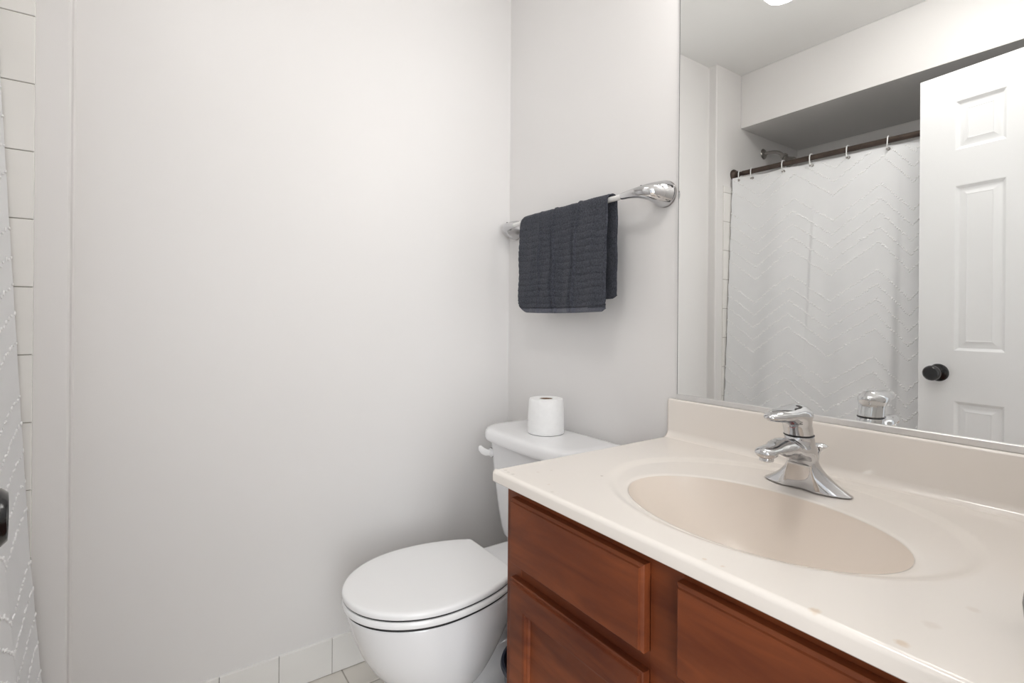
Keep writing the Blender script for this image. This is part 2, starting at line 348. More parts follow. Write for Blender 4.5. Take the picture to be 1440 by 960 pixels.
# ================================================================== vanity top with sink
vt = thing('countertop', 'cream cultured marble vanity top with an oval sink and backsplash', 'countertop', (-.28, -1.16, HC))
XB = -.0194; FX = -DC
def he(x, y):           # height below the top plane: shallow outer dish and roll into the bowl
    ro = np.sqrt(((x+.28)/.228)**2+((y+1.163)/.287)**2)
    t = np.clip((1.0-ro)/.09, 0, 1); dish = -.0045*(t*t*(3-2*t))
    return dish
BC = (-.3415, -1.174); BA = (.1405, .2165); ZB = -.0045
def bowl(r):            # depth profile inside the rim
    r = np.minimum(r, 1)
    return ZB-.006*np.clip((r-.93)/.07, 0, 1)*0-.132*(1-np.power(r, 2.7))**.86
def surf(x, y):
    r = np.sqrt(((x-BC[0])/BA[0])**2+((y-BC[1])/BA[1])**2)
    inside = bowl(r); out = he(x, y)
    k = np.clip((1.06-r)/.06, 0, 1)
    z = np.where(r < 1, np.minimum(inside, ZB)-.0018, out-.0018*k*k)
    return z
def normals(P):
    e = 6e-4; x, y = P[:, 0], P[:, 1]
    zx = (surf(x+e, y)-surf(x-e, y))/(2*e); zy = (surf(x, y+e)-surf(x, y-e))/(2*e)
    N = np.stack([-zx, -zy, np.ones_like(x)], 1); return N/np.linalg.norm(N, axis=1)[:, None]
x0, x1, y0, y1 = FX+.008, XB-.018, YR, YL-.006
nx, ny = 48, 72
B = [(x1, y) for y in np.linspace(y1, y0, ny)[:-1]]+[(x, y0) for x in np.linspace(x1, x0, nx)[:-1]]+[(x0, y) for y in np.linspace(y0, y1, ny)[:-1]]+[(x, y1) for x in np.linspace(x0, x1, nx)[:-1]]
B = np.array(B); th = np.arctan2((B[:, 1]-BC[1])/BA[1], (B[:, 0]-BC[0])/BA[0])
E = np.stack([BC[0]+BA[0]*np.cos(th), BC[1]+BA[1]*np.sin(th)], 1)
tt = np.concatenate([np.linspace(0, .12, 8)[:-1], np.linspace(.12, 1, 40)]); R = []
for t in tt:
    Q = E*(1-t)+B*t; R.append(Q)
n = len(B); P2 = np.concatenate(R); V = np.c_[P2, HC+surf(P2[:, 0], P2[:, 1]*1.0)]
V[:n, 2] = HC+ZB-.0018
faces = [(i*n+j, (i+1)*n+j, (i+1)*n+(j+1) % n, i*n+(j+1) % n) for i in range(len(R)-1) for j in range(n)]
NN = normals(P2)
# section outside the flat field: front roll and lip, cove, backsplash
mbs = []
fr = [(FX+.008, 0)]+[(FX+.008-.008*math.sin(a), -.008+.008*math.cos(a)) for a in np.linspace(.2, PI/2, 7)]+[(FX, -.022), (FX+.0015, -.024), (FX+.045, -.024)]
bk = [(XB-.018, 0)]+[(XB-.018+.018*math.sin(a), .018-.018*math.cos(a)) for a in np.linspace(.15, PI/2, 8)]+[(XB, .05), (XB, .0982-.005)]+[(XB+.005-.005*math.cos(a), .0932+.005*math.sin(a)) for a in np.linspace(.3, PI/2, 5)]+[(-.001, .0982)]
def obj_np(name, V, F, N, m, parent):
    L = np.array(parent.location); me = bpy.data.meshes.new(name); me.from_pydata((V-L).tolist(), [], [tuple(map(int, f)) for f in F]); me.materials.append(m)
    me.polygons.foreach_set('use_smooth', [True]*len(me.polygons)); me.update()
    if N is not None: me.normals_split_custom_set_from_vertices(N.tolist())
    o = bpy.data.objects.new(name, me); COL.objects.link(o); o.parent = parent; return o
Vs = V.tolist(); Fs = list(faces); Ns = NN.tolist()
def strip(prof, up):
    pv = np.array(prof); d = np.gradient(pv, axis=0); nn = np.stack([-d[:, 1], d[:, 0]], 1)*up; nn /= np.linalg.norm(nn, axis=1)[:, None]; nn[0] = (0, 1)
    yl = [YR, YL-.003, YL-.0008, YL]; ins = [0, 0, .0008, .003]
    base = len(Vs)
    for iy, (yy, dz) in enumerate(zip(yl, ins)):
        for (a, b), q in zip(prof, nn):
            k = dz
            Vs.append([a-q[0]*k, yy, HC+b-q[1]*k]); Ns.append(list(np.array([q[0], 0, q[1]]) if iy < 2 else np.array([q[0]*.8, .6, q[1]*.8]) if iy == 2 else np.array([q[0]*.25, .96, q[1]*.25])))
    m_ = len(prof)
    for i in range(3):
        for j in range(m_-1):
            q = (base+i*m_+j, base+i*m_+j+1, base+(i+1)*m_+j+1, base+(i+1)*m_+j); Fs.append(q if up < 0 else q[::-1])
strip(fr, -1); strip(bk, 1)
# left edge: rounded lip and end faces
base = len(Vs); le = [(YL-.006, 0)]+[(YL-.006+.006*math.sin(a), -.006+.006*math.cos(a)) for a in np.linspace(.3, PI/2, 5)]+[(YL, -.022), (YL-.045, -.024)]
for xx in (FX+.008, -.001):
    for a, b in le: Vs.append([xx, a, HC+b]); Ns.append([0, max(0., min(1., (a-(YL-.006))/.006)), 1-max(0., min(1., (a-(YL-.006))/.006))+1e-3])
for j in range(len(le)-1): Fs.append((base+j, base+j+1, base+len(le)+j+1, base+len(le)+j))
base = len(Vs)      # end face of the front lip and of the backsplash
for prof in (fr, [(XB-.018, -.022)]+bk+[(-.001, -.022)]):
    b0 = len(Vs)
    for a, b in prof: Vs.append([a, YL-.0002, HC+b-(.0 if prof is fr else .003 if b > .05 else 0)]); Ns.append([0, 1, 0])
    Fs.append(tuple(range(b0, len(Vs))))
Fs2 = []
for f in Fs: Fs2.append(f)
Vn = np.array(Vs); Nn = np.array(Ns, float); Nn /= np.linalg.norm(Nn, axis=1)[:, None]
# make winding agree with the wanted normals
out = []
for f in Fs2:
    a, b, c = Vn[f[0]], Vn[f[1]], Vn[f[2]]; g_ = np.cross(b-a, c-a); out.append(f if g_@Nn[list(f)].mean(0) >= 0 else tuple(reversed(f)))
obj_np('counter_slab', Vn, out, Nn, M_marble, vt)
rr = np.concatenate([np.linspace(.10, .9, 26), np.linspace(.9, 1, 14)[1:]]); nb = 160; Q = []
for r in rr:
    for k in range(nb): Q.append((BC[0]+BA[0]*r*math.cos(2*PI*k/nb), BC[1]+BA[1]*r*math.sin(2*PI*k/nb)))
Q = np.array(Q); rq = np.repeat(rr, nb); zz = bowl(rq)-.0018
V = np.c_[Q, HC+zz]; F = [((i+1)*nb+j, (i+1)*nb+(j+1) % nb, i*nb+(j+1) % nb, i*nb+j) for i in range(len(rr)-1) for j in range(nb)]
dz = np.gradient(np.array([float(bowl(np.array(r))) for r in rr]), rr)
dz = np.minimum(dz, 1.2)
N = np.c_[-np.repeat(dz, nb)*((Q[:, 0]-BC[0])/BA[0]**2/rq), -np.repeat(dz, nb)*((Q[:, 1]-BC[1])/BA[1]**2/rq), np.ones(len(Q))]; N /= np.linalg.norm(N, axis=1)[:, None]
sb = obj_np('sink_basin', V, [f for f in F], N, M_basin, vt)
zb = HC+float(bowl(np.array(.1)))
dr = MB(); dr.lathe([(.0, .002), (.012, .002), (.014, .004), (.021, .004), (.0235, .0015), (.0235, -.01)], (BC[0], BC[1], zb), n=32, cap0=False); d_ = part(dr, 'drain', M_chrome, sb)

# ================================================================== vanity cabinet
vc = thing('vanity_cabinet', 'reddish cherry stained wood vanity cabinet under the cream sink top', 'cabinet', (-.28, -1.16, 0))
CF = -.533; CY0 = -1.553; CY1 = -.775; ZTOP = HC-.0245
part(MB().box(CF+.019, -.002, CY1-.016, CY1, .0, ZTOP, .001).box(CF+.019, -.002, CY0, CY0+.016, .0, ZTOP, .001).box(CF+.019, -.003, CY0+.015, CY1-.015, .09, .106).box(-.012, -.003, CY0+.015, CY1-.015, .1, ZTOP-.02).box(CF+.06, CF+.076, CY0+.015, CY1-.015, .0, .09), 'carcass', M_wood, vc, False)
ff = MB()
for a, b in ((CY1-.048, CY1+.0005), (-1.195, -1.139), (CY0, CY0+.035)): ff.box(CF, CF+.02, a, b, .09, ZTOP, .0012)
for a, b in ((ZTOP-.04, ZTOP), (.60, .63), (.09, .13)): ff.box(CF+.0006, CF+.0194, CY0+.03, CY1-.02, a, b, .0006)
part(ff, 'face_frame', M_wood, vc)
def panel_slab(y0, y1, z0, z1, prof):      # front looking to -x; prof: list of (inset, x)
    mb = MB(); mb.rings([[(x, y1-i, z0+i), (x, y0+i, z0+i), (x, y0+i, z1-i), (x, y1-i, z1-i)] for i, x in prof]); return mb
XO = -.553
for (a, b) in ((-1.139, -.806), (-1.525, -1.195)):
    dp = [(0, CF-.0005), (0, XO+.007), (.0012, XO+.0055), (.0045, XO+.0035), (.0055, XO+.0005), (.0065, XO)]
    part(panel_slab(a, b, .6315, .7595, dp), 'drawer', M_wood, vc)
    op = [(0, CF-.0005), (0, XO+.007), (.0015, XO+.005), (.005, XO+.0045), (.006, XO+.001), (.008, XO), (.047, XO), (.049, XO+.0012), (.0515, XO+.0015), (.053, XO+.006), (.056, XO+.0075), (.058, XO+.0115), (.060, XO+.012)]
    part(panel_slab(a, b, .115, .6045, op), 'cabinet_door', M_wood, vc)

# ================================================================== faucet
FY = -1.167; FXc = -.132; FZ = HC-.003
fa = thing('sink_faucet', 'chrome single lever faucet behind the oval sink basin', 'faucet', (FXc, FY, FZ))
def f_body(X, Y, Z):
    x = X-FXc; y = Y-FY; z = Z-FZ
    zc = np.clip(z, 0, .12)
    hy = .0245+.0020*np.clip(1-zc/.09, 0, 1)+.0535*np.clip(1-zc/.056, 0, 1)**1.9; hx = .0245+.007*np.exp(-zc/.02)
    cx_ = -.30*zc
    b = (np.sqrt(((x-cx_)/hx)**2+(np.abs(y)/hy)**2)-1)*hx
    b = smax(b, z-.0995, .002)
    s1 = cone(x, y, z, (-.030, 0, .070), (-.085, 0, .084), .0250, .0215, (1, 1, .62))
    s2 = cone(x, y, z, (-.085, 0, .084), (-.140, 0, .083), .0215, .0185, (1, 1, .58))
    sp = smin(s1, s2, .012)
    c = cone(x, y, z, (-.086, 0, -.02), (-.080, 0, .14), .064, .050, (1, .98, 1)); c = smax(c, z-.072+.35*(x+.10), .004)
    d = smin(b, sp, .009)
    d = smax(d, -c, .0016)
    return smax(d, -z, .0008)
V, F = surfnets(f_body, (FXc-.172, FY-.088, FZ-.004), (FXc+.045, FY+.088, FZ+.110), .0013)
def nets(name, V, F, m, root, smooth=50):
    L = np.array(root.location); me = bpy.data.meshes.new(name); me.from_pydata((V-L).tolist(), [], F.tolist()); me.materials.append(m)
    bm = bmesh.new(); bm.from_mesh(me); bmesh.ops.recalc_face_normals(bm, faces=bm.faces)
    for _ in range(3): bmesh.ops.smooth_vert(bm, verts=bm.verts, factor=.5, use_axis_x=True, use_axis_y=True, use_axis_z=True)
    bm.to_mesh(me); bm.free(); me.polygons.foreach_set('use_smooth', [True]*len(me.polygons)); me.set_sharp_from_angle(angle=math.radians(smooth)); me.update()
    o = bpy.data.objects.new(name, me); COL.objects.link(o); o.parent = root; return o
nets('body', V, F, M_chrome, fa)
a = MB(); a.lathe([(.0100, -.002), (.0112, -.001), (.0112, .010), (.010, .012)], (FXc-.140, FY, FZ+.0705), n=24); part(a, 'aerator', M_chrome, fa)
# lever: dome that leans forward and runs out into a flat bill
LX, LZ = FXc-.030, FZ+.1005
def f_lever(X, Y, Z):
    x = X-LX; y = Y-FY; z = Z-LZ
    zc = np.clip(z, 0, .06); cx_ = -.32*zc; rr_ = .0264-.0*zc
    dome = (np.sqrt(((x-cx_)/.0245)**2+(y/.0245)**2)-1)*.0245
    dome = smax(dome, sph(x, y, z, (-.006, 0, .006), (.0325, .0275, .0475)), .006); dome = smax(dome, -z, .0015)
    b1 = cone(x, y, z, (-.012, 0, .035), (-.058, 0, .0460), .0235, .0175, (1, 1, .48)); b2 = cone(x, y, z, (-.058, 0, .0460), (-.104, 0, .0405), .0175, .0110, (1, 1, .36))
    bl = sph(x, y, z, (-.046, 0, .0405), (.060, .0245, .0125)); bl = smin(bl, sph(x, y, z, (-.014, 0, .036), (.034, .0262, .0175)), .008)
    return smin(dome, bl, .007)
V, F = surfnets(f_lever, (LX-.125, FY-.034, LZ-.004), (LX+.04, FY+.034, LZ+.066), .0011)
lv = nets('lever', V, F, M_chrome, fa)
a = MB(); a.tube([(LX+.0243*math.cos(t), FY+.0243*math.sin(t), LZ-.0003) for t in np.linspace(0, 2*PI, 41)], .0010, 8); part(a, 'seam_ring', M_rubber, fa)
# hot and cold mark on the front of the lever
for sg, m_, nm in ((1, M_blue, 'cold_mark'), (-1, M_red, 'hot_mark')):
    a = MB(); pts = []
    for k in range(13):
        t = PI*k/12; yy = .0052*math.cos(t)-.003; z_ = .019+sg*(.0006+.0024*math.sin(t))
        pts.append((LX-.32*z_-math.sqrt(.0247**2-yy**2), FY+yy, LZ+z_))
    a.tube(pts, .0006, 6); part(a, nm, m_, lv)
a = MB(); a.tube([(FXc+.032, FY, FZ), (FXc+.034, FY-.004, FZ+.055), (FXc+.036, FY-.007, FZ+.066)], .0028, 10)
a.lathe([(.0025, .062), (.006, .066), (.012, .070), (.0135, .0725), (.009, .076), (.003, .077)], (FXc+.036, FY-.007, FZ), n=20); part(a, 'lift_rod', M_chrome, fa)

# ================================================================== toilet
TY = -.383
to = thing('toilet', 'white two piece toilet with closed lid against the right wall beside the vanity', 'toilet', (-.40, TY, 0))
def hw(x, xf=-.742, xw=-.53, w=.178, b=.287):
    return w*np.sqrt(np.clip(1-((x-xw)/np.where(x < xw, xw-xf, b))**2, 0, 1))
def egg(off=0, xf=-.742, xb=-.315, n=72):
    ts = np.linspace(PI, PI/2, n//3); L = [(-.53+(.212-off)*math.cos(t), (.178-off)*math.sin(t)) for t in ts]
    xs_ = np.linspace(-.53, xb-off-.012, n//3)[1:]; L += [(x, (.178*math.sqrt(1-((x+.53)/.287)**2))-off) for x in xs_]
    x_, y_ = L[-1]; L += [(xb-off-.006, y_-.002), (xb-off-.001, y_-.007), (xb-off, y_-.015)]
    full = L+[(x, -y) for x, y in reversed(L[1:])]
    return [(x, TY+y) for x, y in full]
def slab_egg(levels, xb):
    mb = MB(); mb.rings([[(x, y, z) for x, y in egg(o, xb=xb)] for o, z in levels]); return mb
lid = slab_egg([(.012, .4145), (.004, .4145), (.0012, .416), (0, .4185), (0, .424), (.001, .4275), (.004, .4300), (.010, .4315), (.03, .4325), (.06, .433), (.10, .4333)], -.315)
o = part(lid, 'toilet_lid', M_seat, to)
seat = slab_egg([(.010, .3925), (.003, .393), (.0, .3955), (-.001, .400), (.0, .406), (.003, .4098), (.010, .411)], -.30)
part(seat, 'toilet_seat', M_seat, to)
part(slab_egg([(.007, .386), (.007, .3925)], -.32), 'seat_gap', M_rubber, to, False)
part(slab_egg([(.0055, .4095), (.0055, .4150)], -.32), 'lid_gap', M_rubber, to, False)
for s in (-1, 1):
    h = MB(); h.lathe([(.011, .0), (.011, .004), (.009, .007), (.0, .0075)], (-.294, TY+s*.065, .394), n=20); h.tube([(-.303, TY+s*.045, .404), (-.303, TY+s*.085, .404)], .007, 12); part(h, 'hinge', M_seat, to)
def f_bowl(X, Y, Z):
    x = X; y = Y-TY; z = Z
    # bowl: egg rim that rounds down to the foot
    q = np.clip((.388-z)/.275, 0, 1)
    s = np.clip(1-np.clip(q, 0, .9999)**2.8, 0.0008, 1)**.5
    a_f = .206*s; a_b = .30*s-.20*q*s; w_ = .172*s**1.05; xc = -.53+.07*q
    r = np.sqrt(((x-xc)/np.where(x < xc, a_f, a_b))**2+(y/w_)**2)
    b = (r-1)*w_*.9
    b = smax(b, z-.388, .006)
    b = smax(b, x+.20, .03)
    # trap way and foot
    p = cone(x, y, z, (-.46, 0, .09), (-.20, 0, .16), .070, .072, (1, .95, 1))
    p2 = cone(x, y, z, (-.19, 0, .0), (-.15, 0, .35), .070, .092, (1, 1.02, 1))
    ft = smax(np.maximum(np.abs(y)-.095-.03*np.clip(.04-z, 0, .04)/.04*.5, np.abs(x+.345)-.255), z-.07, .03); ft = smax(ft, (np.sqrt(((x+.36)/.265)**2+(y/.105)**2)-1)*.1, .02)
    dk = smax(smax(np.abs(y)-.118, np.abs(x+.20)-.145, .03), np.abs(z-.365)-.03, .008)
    d = smin(b, p, .035); d = smin(d, p2, .03); d = smin(d, ft, .03); d = smin(d, dk, .02)
    d = smax(d, z-.395, .003); d = smax(d, x+.06, .01)
    return smax(d, -z, .002)
V, F = surfnets(f_bowl, (-.78, TY-.21, -.01), (-.03, TY+.21, .41), .0055)
nets('bowl', V, F, M_porc, to)
def rrect(x0, x1, hwid, rad, bow, n=10, m=14):      # back at x1 (wall side), front at x0 bowed outwards
    L = []
    for cx_, cy_, a0 in ((x1-.012, hwid-.012, 0), (x0+rad, hwid-rad, PI/2)):
        r_ = .012 if a0 == 0 else rad
        for k in range(n): t = a0+(PI/2)*k/(n-1); L.append((cx_+r_*math.cos(t), cy_+r_*math.sin(t)))
    ys_ = np.linspace(hwid-rad, -(hwid-rad), m)[1:-1]; fr_ = [(x0, y) for y in ys_]
    L = L+fr_+[(x, -y) for x, y in reversed(L)]
    return [(x-(bow*(1-(y/hwid)**2) if x < (x0+x1)/2 else 0), TY+y) for x, y in L]
tk = MB(); R = []
for z, h_, x0_, rd in [(.398, .145, -.165, .05), (.402, .160, -.178, .055), (.415, .170, -.186, .058), (.44, .177, -.191, .06), (.50, .188, -.197, .06), (.60, .205, -.202, .06), (.70, .219, -.206, .06), (.712, .2195, -.206, .06)]:
    R.append([(x, y, z) for x, y in rrect(x0_, -.018, h_, rd, .012)])
tk.rings(R); tank = part(tk, 'tank', M_porc, to)
tl_ = MB(); R = []
for z, o_ in [(.712, .008), (.7125, .001), (.716, -.002), (.724, -.003), (.736, -.0015), (.744, .002), (.7485, .008), (.7505, .016), (.7515, .028), (.752, .05)]:
    R.append([(x, y, z) for x, y in rrect(-.222+o_, -.012-o_*.8, .243-o_, max(.02, .085-o_), .018)])
tl_.rings(R); part(tl_, 'tank_lid', M_porc, to)
hd = MB(); hd.lathe([(.013, 0), (.015, -.004), (.012, -.009), (.006, -.012)], (-.205, TY+.178, .668), 'x', 20)
hd.tube([(-.214, TY+.176, .668), (-.222, TY+.184, .668), (-.226, TY+.198, .670), (-.227, TY+.214, .676), (-.227, TY+.221, .680)], [.009, .0115, .0125, .0115, .006], 14, .6); part(hd, 'flush_handle', M_seat, to)
part(MB().lathe([(.0155, .0), (.0155, -.0022)], (-.205, TY+.178, .668), 'x', 24), 'handle_collar', M_rubber, to)

# ================================================================== toilet roll on the tank
tr = thing('toilet_paper_roll', 'white toilet paper roll standing on the toilet tank lid', 'toilet paper', (-.108, -.368, .752))
a = MB(); n = 64; R = []
for r, z in [(.021, .108), (.021, .002), (.052, .0), (.057, .002), (.0575, .02), (.0565, .06), (.0545, .100), (.052, .1085), (.045, .1095), (.024, .1092), (.021, .108)]:
    R.append([(-.108+math.cos(2*PI*k/n)*r*(1+.004*math.sin(2*PI*k/n*3+z*30)), -.368+math.sin(2*PI*k/n)*r*(1+.004*math.sin(2*PI*k/n*3+z*30)), .752+z) for k in range(n)])
a.rings(R, cap0=False, cap1=False); part(a, 'paper', M_paper, tr)
a = MB(); a.lathe([(.0215, .003), (.0215, .107), (.0200, .107), (.0200, .003), (.0215, .003)], (-.108, -.368, .752), n=40, cap0=False, cap1=False); part(a, 'cardboard_core', M_card, tr)

# ================================================================== towel bar
BX, BZ = -.075, 1.447
tb = thing('towel_bar', 'wall mounted towel bar with curved chrome posts left of the mirror', 'towel bar', (0, -.395, BZ))
a = MB(); a.tube([(BX, -.115, BZ-.003), (BX, -.675, BZ+.001)], .0078, 20); part(a, 'bar', M_barw, tb)
def bez(P, n):
    out = []
    for t in np.linspace(0, 1, n):
        Q = [np.array(p, float) for p in P]
        while len(Q) > 1: Q = [Q[i]*(1-t)+Q[i+1]*t for i in range(len(Q)-1)]
        out.append(Q[0])
    return out
for yp, s, zz_ in ((-.738, 1, BZ+.001), (-.052, -1, BZ-.003)):
    C_ = bez([(-.010, yp, zz_), (-.060, yp+s*.002, zz_+.002), (-.078, yp+s*.028, zz_+.003), (BX, yp+s*.088, zz_)], 26)
    rad = [(.0265*(1-t)**1.6+.0098) for t in np.linspace(0, 1, 26)]; rad[-1] = .0085
    a = MB(); a.tube(C_, rad, 28, .95, up=(0, 0, 1)); a.lathe([(.033, -.0005), (.0345, -.004), (.0335, -.009), (.030, -.013), (.026, -.016)], (0, yp, zz_), 'x', 36)
    pn = part(a, 'post', M_chrome, tb)
    part(MB().lathe([(.0358, -.0004), (.0358, -.0022)], (0, yp, zz_), 'x', 36), 'wall_ring', M_nickel, pn)
    # set screw of the post
    c = C_[14]; part(MB().lathe([(.0028, .0), (.0028, .0015), (.001, .0006)], (c[0], c[1], c[2]+rad[14]-.0004), 'z', 12), 'set_screw', M_rubber, pn)

# ================================================================== towel
tw = thing('hand_towel', 'charcoal grey ribbed terry hand towel folded over the towel bar', 'towel', (BX, -.41, 1.13))
def towel_layer(y0, y1, zb, side):      # side -1: room side, +1: wall side; returns verts of a closed thick sheet
    ny, nz = 190, 150; rb = .0078+.0060
    Ltop = rb*PI/2; H = (BZ-zb); L = H+Ltop
    out = []
    for layer in (0, 1):
        G = np.zeros((nz, ny, 3))
        for j in range(ny):
            v = j/(ny-1); y = y0+(y1-y0)*v
            for i in range(nz):
                s = L*i/(nz-1); 
                th_ = .0058
                if s < Ltop: a_ = s/rb; nx_, nz_ = math.sin(a_)*side, math.cos(a_); px, pz = BX+rb*nx_, BZ+rb*nz_
                else: nx_, nz_ = side, 0; px, pz = BX+side*rb, BZ-(s-Ltop)
                d = max(0, s-Ltop)
                drop = min(1, d/.10)
                wv = 0
                if side < 0:
                    # two long vertical creases and softer folds
                    for (vc_, am, wd, sl) in ((.435, .0095, .013, .02), (.415, -.006, .02, .02), (.70, .0085, .014, -.03), (.675, -.005, .022, -.03), (.17, .002, .03, .02), (.27, .005, .012, .0), (.55, -.003, .05, .0), (.85, .0025, .05, .02)):
                        u_ = (v-vc_-sl*d/.33-.008*math.sin(d*38+vc_*20)); wv += am*math.exp(-(u_/wd)**2)*(.35+.65*drop)
                    wv += .0022*math.sin(v*8+1)*drop+.0016*math.sin(v*23+d*22)*drop
                    hem = d > H-.017
                    rib = 0 if hem else .0024*abs(math.sin(PI*(d+.0018*math.sin(v*9+d*20)+.0012*math.sin(v*31))/.0205))**.45
                    if hem: wv -= .0012
                else:
                    wv += .003*math.sin(v*6)*drop; rib = .002*abs(math.sin(PI*d/.0205))**.45
                wv += rib*drop**.3
                e = min(v, 1-v)*(y1-y0)*-1 if y1 < y0 else min(v, 1-v)*(y1-y0)
                rnd = max(0, 1-(e/.006))**2*.0035
                eb = (L-s); rnd2 = max(0, 1-(eb/.005))**2*.003
                thick = th_*.5-rnd-rnd2
                if layer == 0: off = thick+wv
                else: off = -thick*.9+wv*.35
                off += (rng.random()-.5)*.0011*(layer == 0)
                dx = -.006*drop*(d/.33) if side < 0 else .0
                yy = y+.0012*math.sin(d*60+v)*(1 if v < .02 or v > .98 else 0)
                # lower corners curl in
                low = max(0, (d-(H-.045))/.045)
                cz = 0
                if v < .12: cz = (1-v/.12)**1.6*.022*low; yy -= (1-v/.12)*.006*low
                if v > .96: cz = ((v-.96)/.04)**1.5*.008*low; yy += ((v-.96)/.04)*.003*low
                cz -= .004*math.sin(PI*v)*low
                if d < .03 and v < .06: pz -= (1-v/.06)**2*.010
                G[i, j] = (px+nx_*off+dx, yy, pz+nz_*off+cz)
        out.append(G)
    return out
def sheet(G0, G1):
    nz, ny = G0.shape[:2]; mb = MB(); mb.v = [tuple(p) for p in G0.reshape(-1, 3)]+[tuple(p) for p in G1.reshape(-1, 3)]; N = nz*ny; f = []
    for i in range(nz-1):
        for j in range(ny-1): f.append((i*ny+j, i*ny+j+1, (i+1)*ny+j+1, (i+1)*ny+j)); f.append((N+i*ny+j, N+(i+1)*ny+j, N+(i+1)*ny+j+1, N+i*ny+j+1))
        for j, s in ((0, 0), (ny-1, 1)):
            q = (i*ny+j, (i+1)*ny+j, N+(i+1)*ny+j, N+i*ny+j); f.append(q if not s else q[::-1])
    for j in range(ny-1):
        f.append((j, N+j, N+j+1, j+1)); i = nz-1; f.append((i*ny+j, i*ny+j+1, N+i*ny+j+1, N+i*ny+j))
    mb.f = f; return mb
G = towel_layer(-.195, -.612, 1.133, -1)
fr_ = sheet(*G); hemz = 1.133+.013
tf = part(fr_, 'front_drape', M_towel, tw, True)
tf.data.materials.append(M_hem)
for p_ in tf.data.polygons:
    if p_.center.z+1.13 < 1.144: p_.material_index = 1
G = towel_layer(-.205, -.622, 1.170, 1)
part(sheet(*G), 'back_drape', M_towel, tw, True)

# ================================================================== waste bin
wb = thing('waste_bin', 'dark navy plastic waste bin between the toilet and the vanity', 'waste bin', (-.322, -.640, 0))
a = MB(); n = 48; pr = [(.082, .0), (.086, .004), (.104, .245), (.104, .252), (.110, .254), (.112, .260), (.110, .266), (.104, .267), (.101, .262), (.083, .012), (.0, .010)]
a.lathe(pr, (-.322, -.640, 0), n=n, cap1=False); part(a, 'bin_body', M_bin, wb)
a = MB(); a.tube([(-.322+.1075*math.cos(t), -.640+.1075*math.sin(t), .258) for t in np.linspace(0, 2*PI, 49)], .005, 8); part(a, 'rim', M_bin, wb)

# ================================================================== black jar at the right end of the top
bc = thing('black_jar', 'glossy black rounded jar cut off at the right edge, on the vanity top', 'jar', (-.418, -1.5325, HC))
a = MB(); a.lathe([(.0, .0), (.017, .0004), (.0215, .004), (.0255, .014), (.0268, .028), (.0255, .040), (.0215, .049)], (-.418, -1.5325, HC), n=40, cap0=False); part(a, 'jar_body', M_black, bc)
a = MB(); a.lathe([(.0, .0485), (.0220, .0485), (.0222, .051), (.0190, .056), (.012, .0595), (.0, .061)], (-.418, -1.5325, HC), n=40, cap0=False, cap1=False); part(a, 'jar_lid', M_black, bc)

# ================================================================== bath tub and shower
bt = thing('bathtub', 'white enamel bathtub mostly hidden behind the shower curtain', 'bathtub', (-1.78, -.80, 0))
def oval(x0, x1, y0, y1, r, z, n=8):
    L = []
    for cx_, cy_, a0 in ((x1-r, y1-r, 0), (x0+r, y1-r, PI/2), (x0+r, y0+r, PI), (x1-r, y0+r, 1.5*PI)):
        for k in range(n): t = a0+PI/2*k/(n-1); L.append((cx_+r*math.cos(t), cy_+r*math.sin(t), z))
    return L
tx0, tx1, ty0, ty1 = XV+.009, -1.475, YF+.002, YA-.009
a = MB(); a.rings([oval(tx0, tx1, ty0, ty1, .003, .001), oval(tx0, tx1, ty0, ty1, .003, .36), oval(tx0, tx1+.004, ty0, ty1, .01, .372), oval(tx0+.004, tx1, ty0+.004, ty1-.004, .012, .380), oval(tx0+.06, tx1-.07, ty0+.07, ty1-.07, .12, .380), oval(tx0+.07, tx1-.08, ty0+.08, ty1-.08, .12, .37), oval(tx0+.11, tx1-.12, ty0+.2, ty1-.13, .12, .10), oval(tx0+.16, tx1-.17, ty0+.27, ty1-.2, .10, .06)])
part(a, 'tub_shell', M_tub, bt)
part(MB().lathe([(.0, .0), (.030, .0), (.034, -.004), (.034, -.012)], (-1.80, ty1-.095, .28), 'y', 24, cap0=False), 'overflow_plate', M_chrome, bt)
sh = thing('wall_shower', 'brushed nickel shower head on a bent arm above the curtain rod', 'shower head', (-1.745, YA, 2.065))
part(MB().lathe([(.012, -.012), (.022, -.009), (.029, -.003), (.030, .0)], (-1.745, YA, 2.065), 'y', 28), 'flange', M_nickel, sh)
part(MB().tube(bez([(-1.745, YA-.002, 2.065), (-1.745, -.12, 2.068), (-1.745, -.135, 2.055), (-1.745, -.165, 2.025)], 14), .0095, 14), 'arm', M_nickel, sh)
dv = Vector((0, -.62, -.78)).normalized(); p0 = Vector((-1.745, -.160, 2.03)); prof = [(.011, 0), (.018, .004), (.019, .016), (.014, .020), (.015, .030), (.024, .042), (.029, .052), (.034, .058), (.035, .066), (.031, .069), (.001, .069)]
a = MB(); a.lathe(prof, n=32); q = dv.to_track_quat('Z', 'Y').to_matrix(); a.v = [tuple(q @ Vector(v)+p0) for v in a.v]; part(a, 'spray_head', M_nickel, sh)
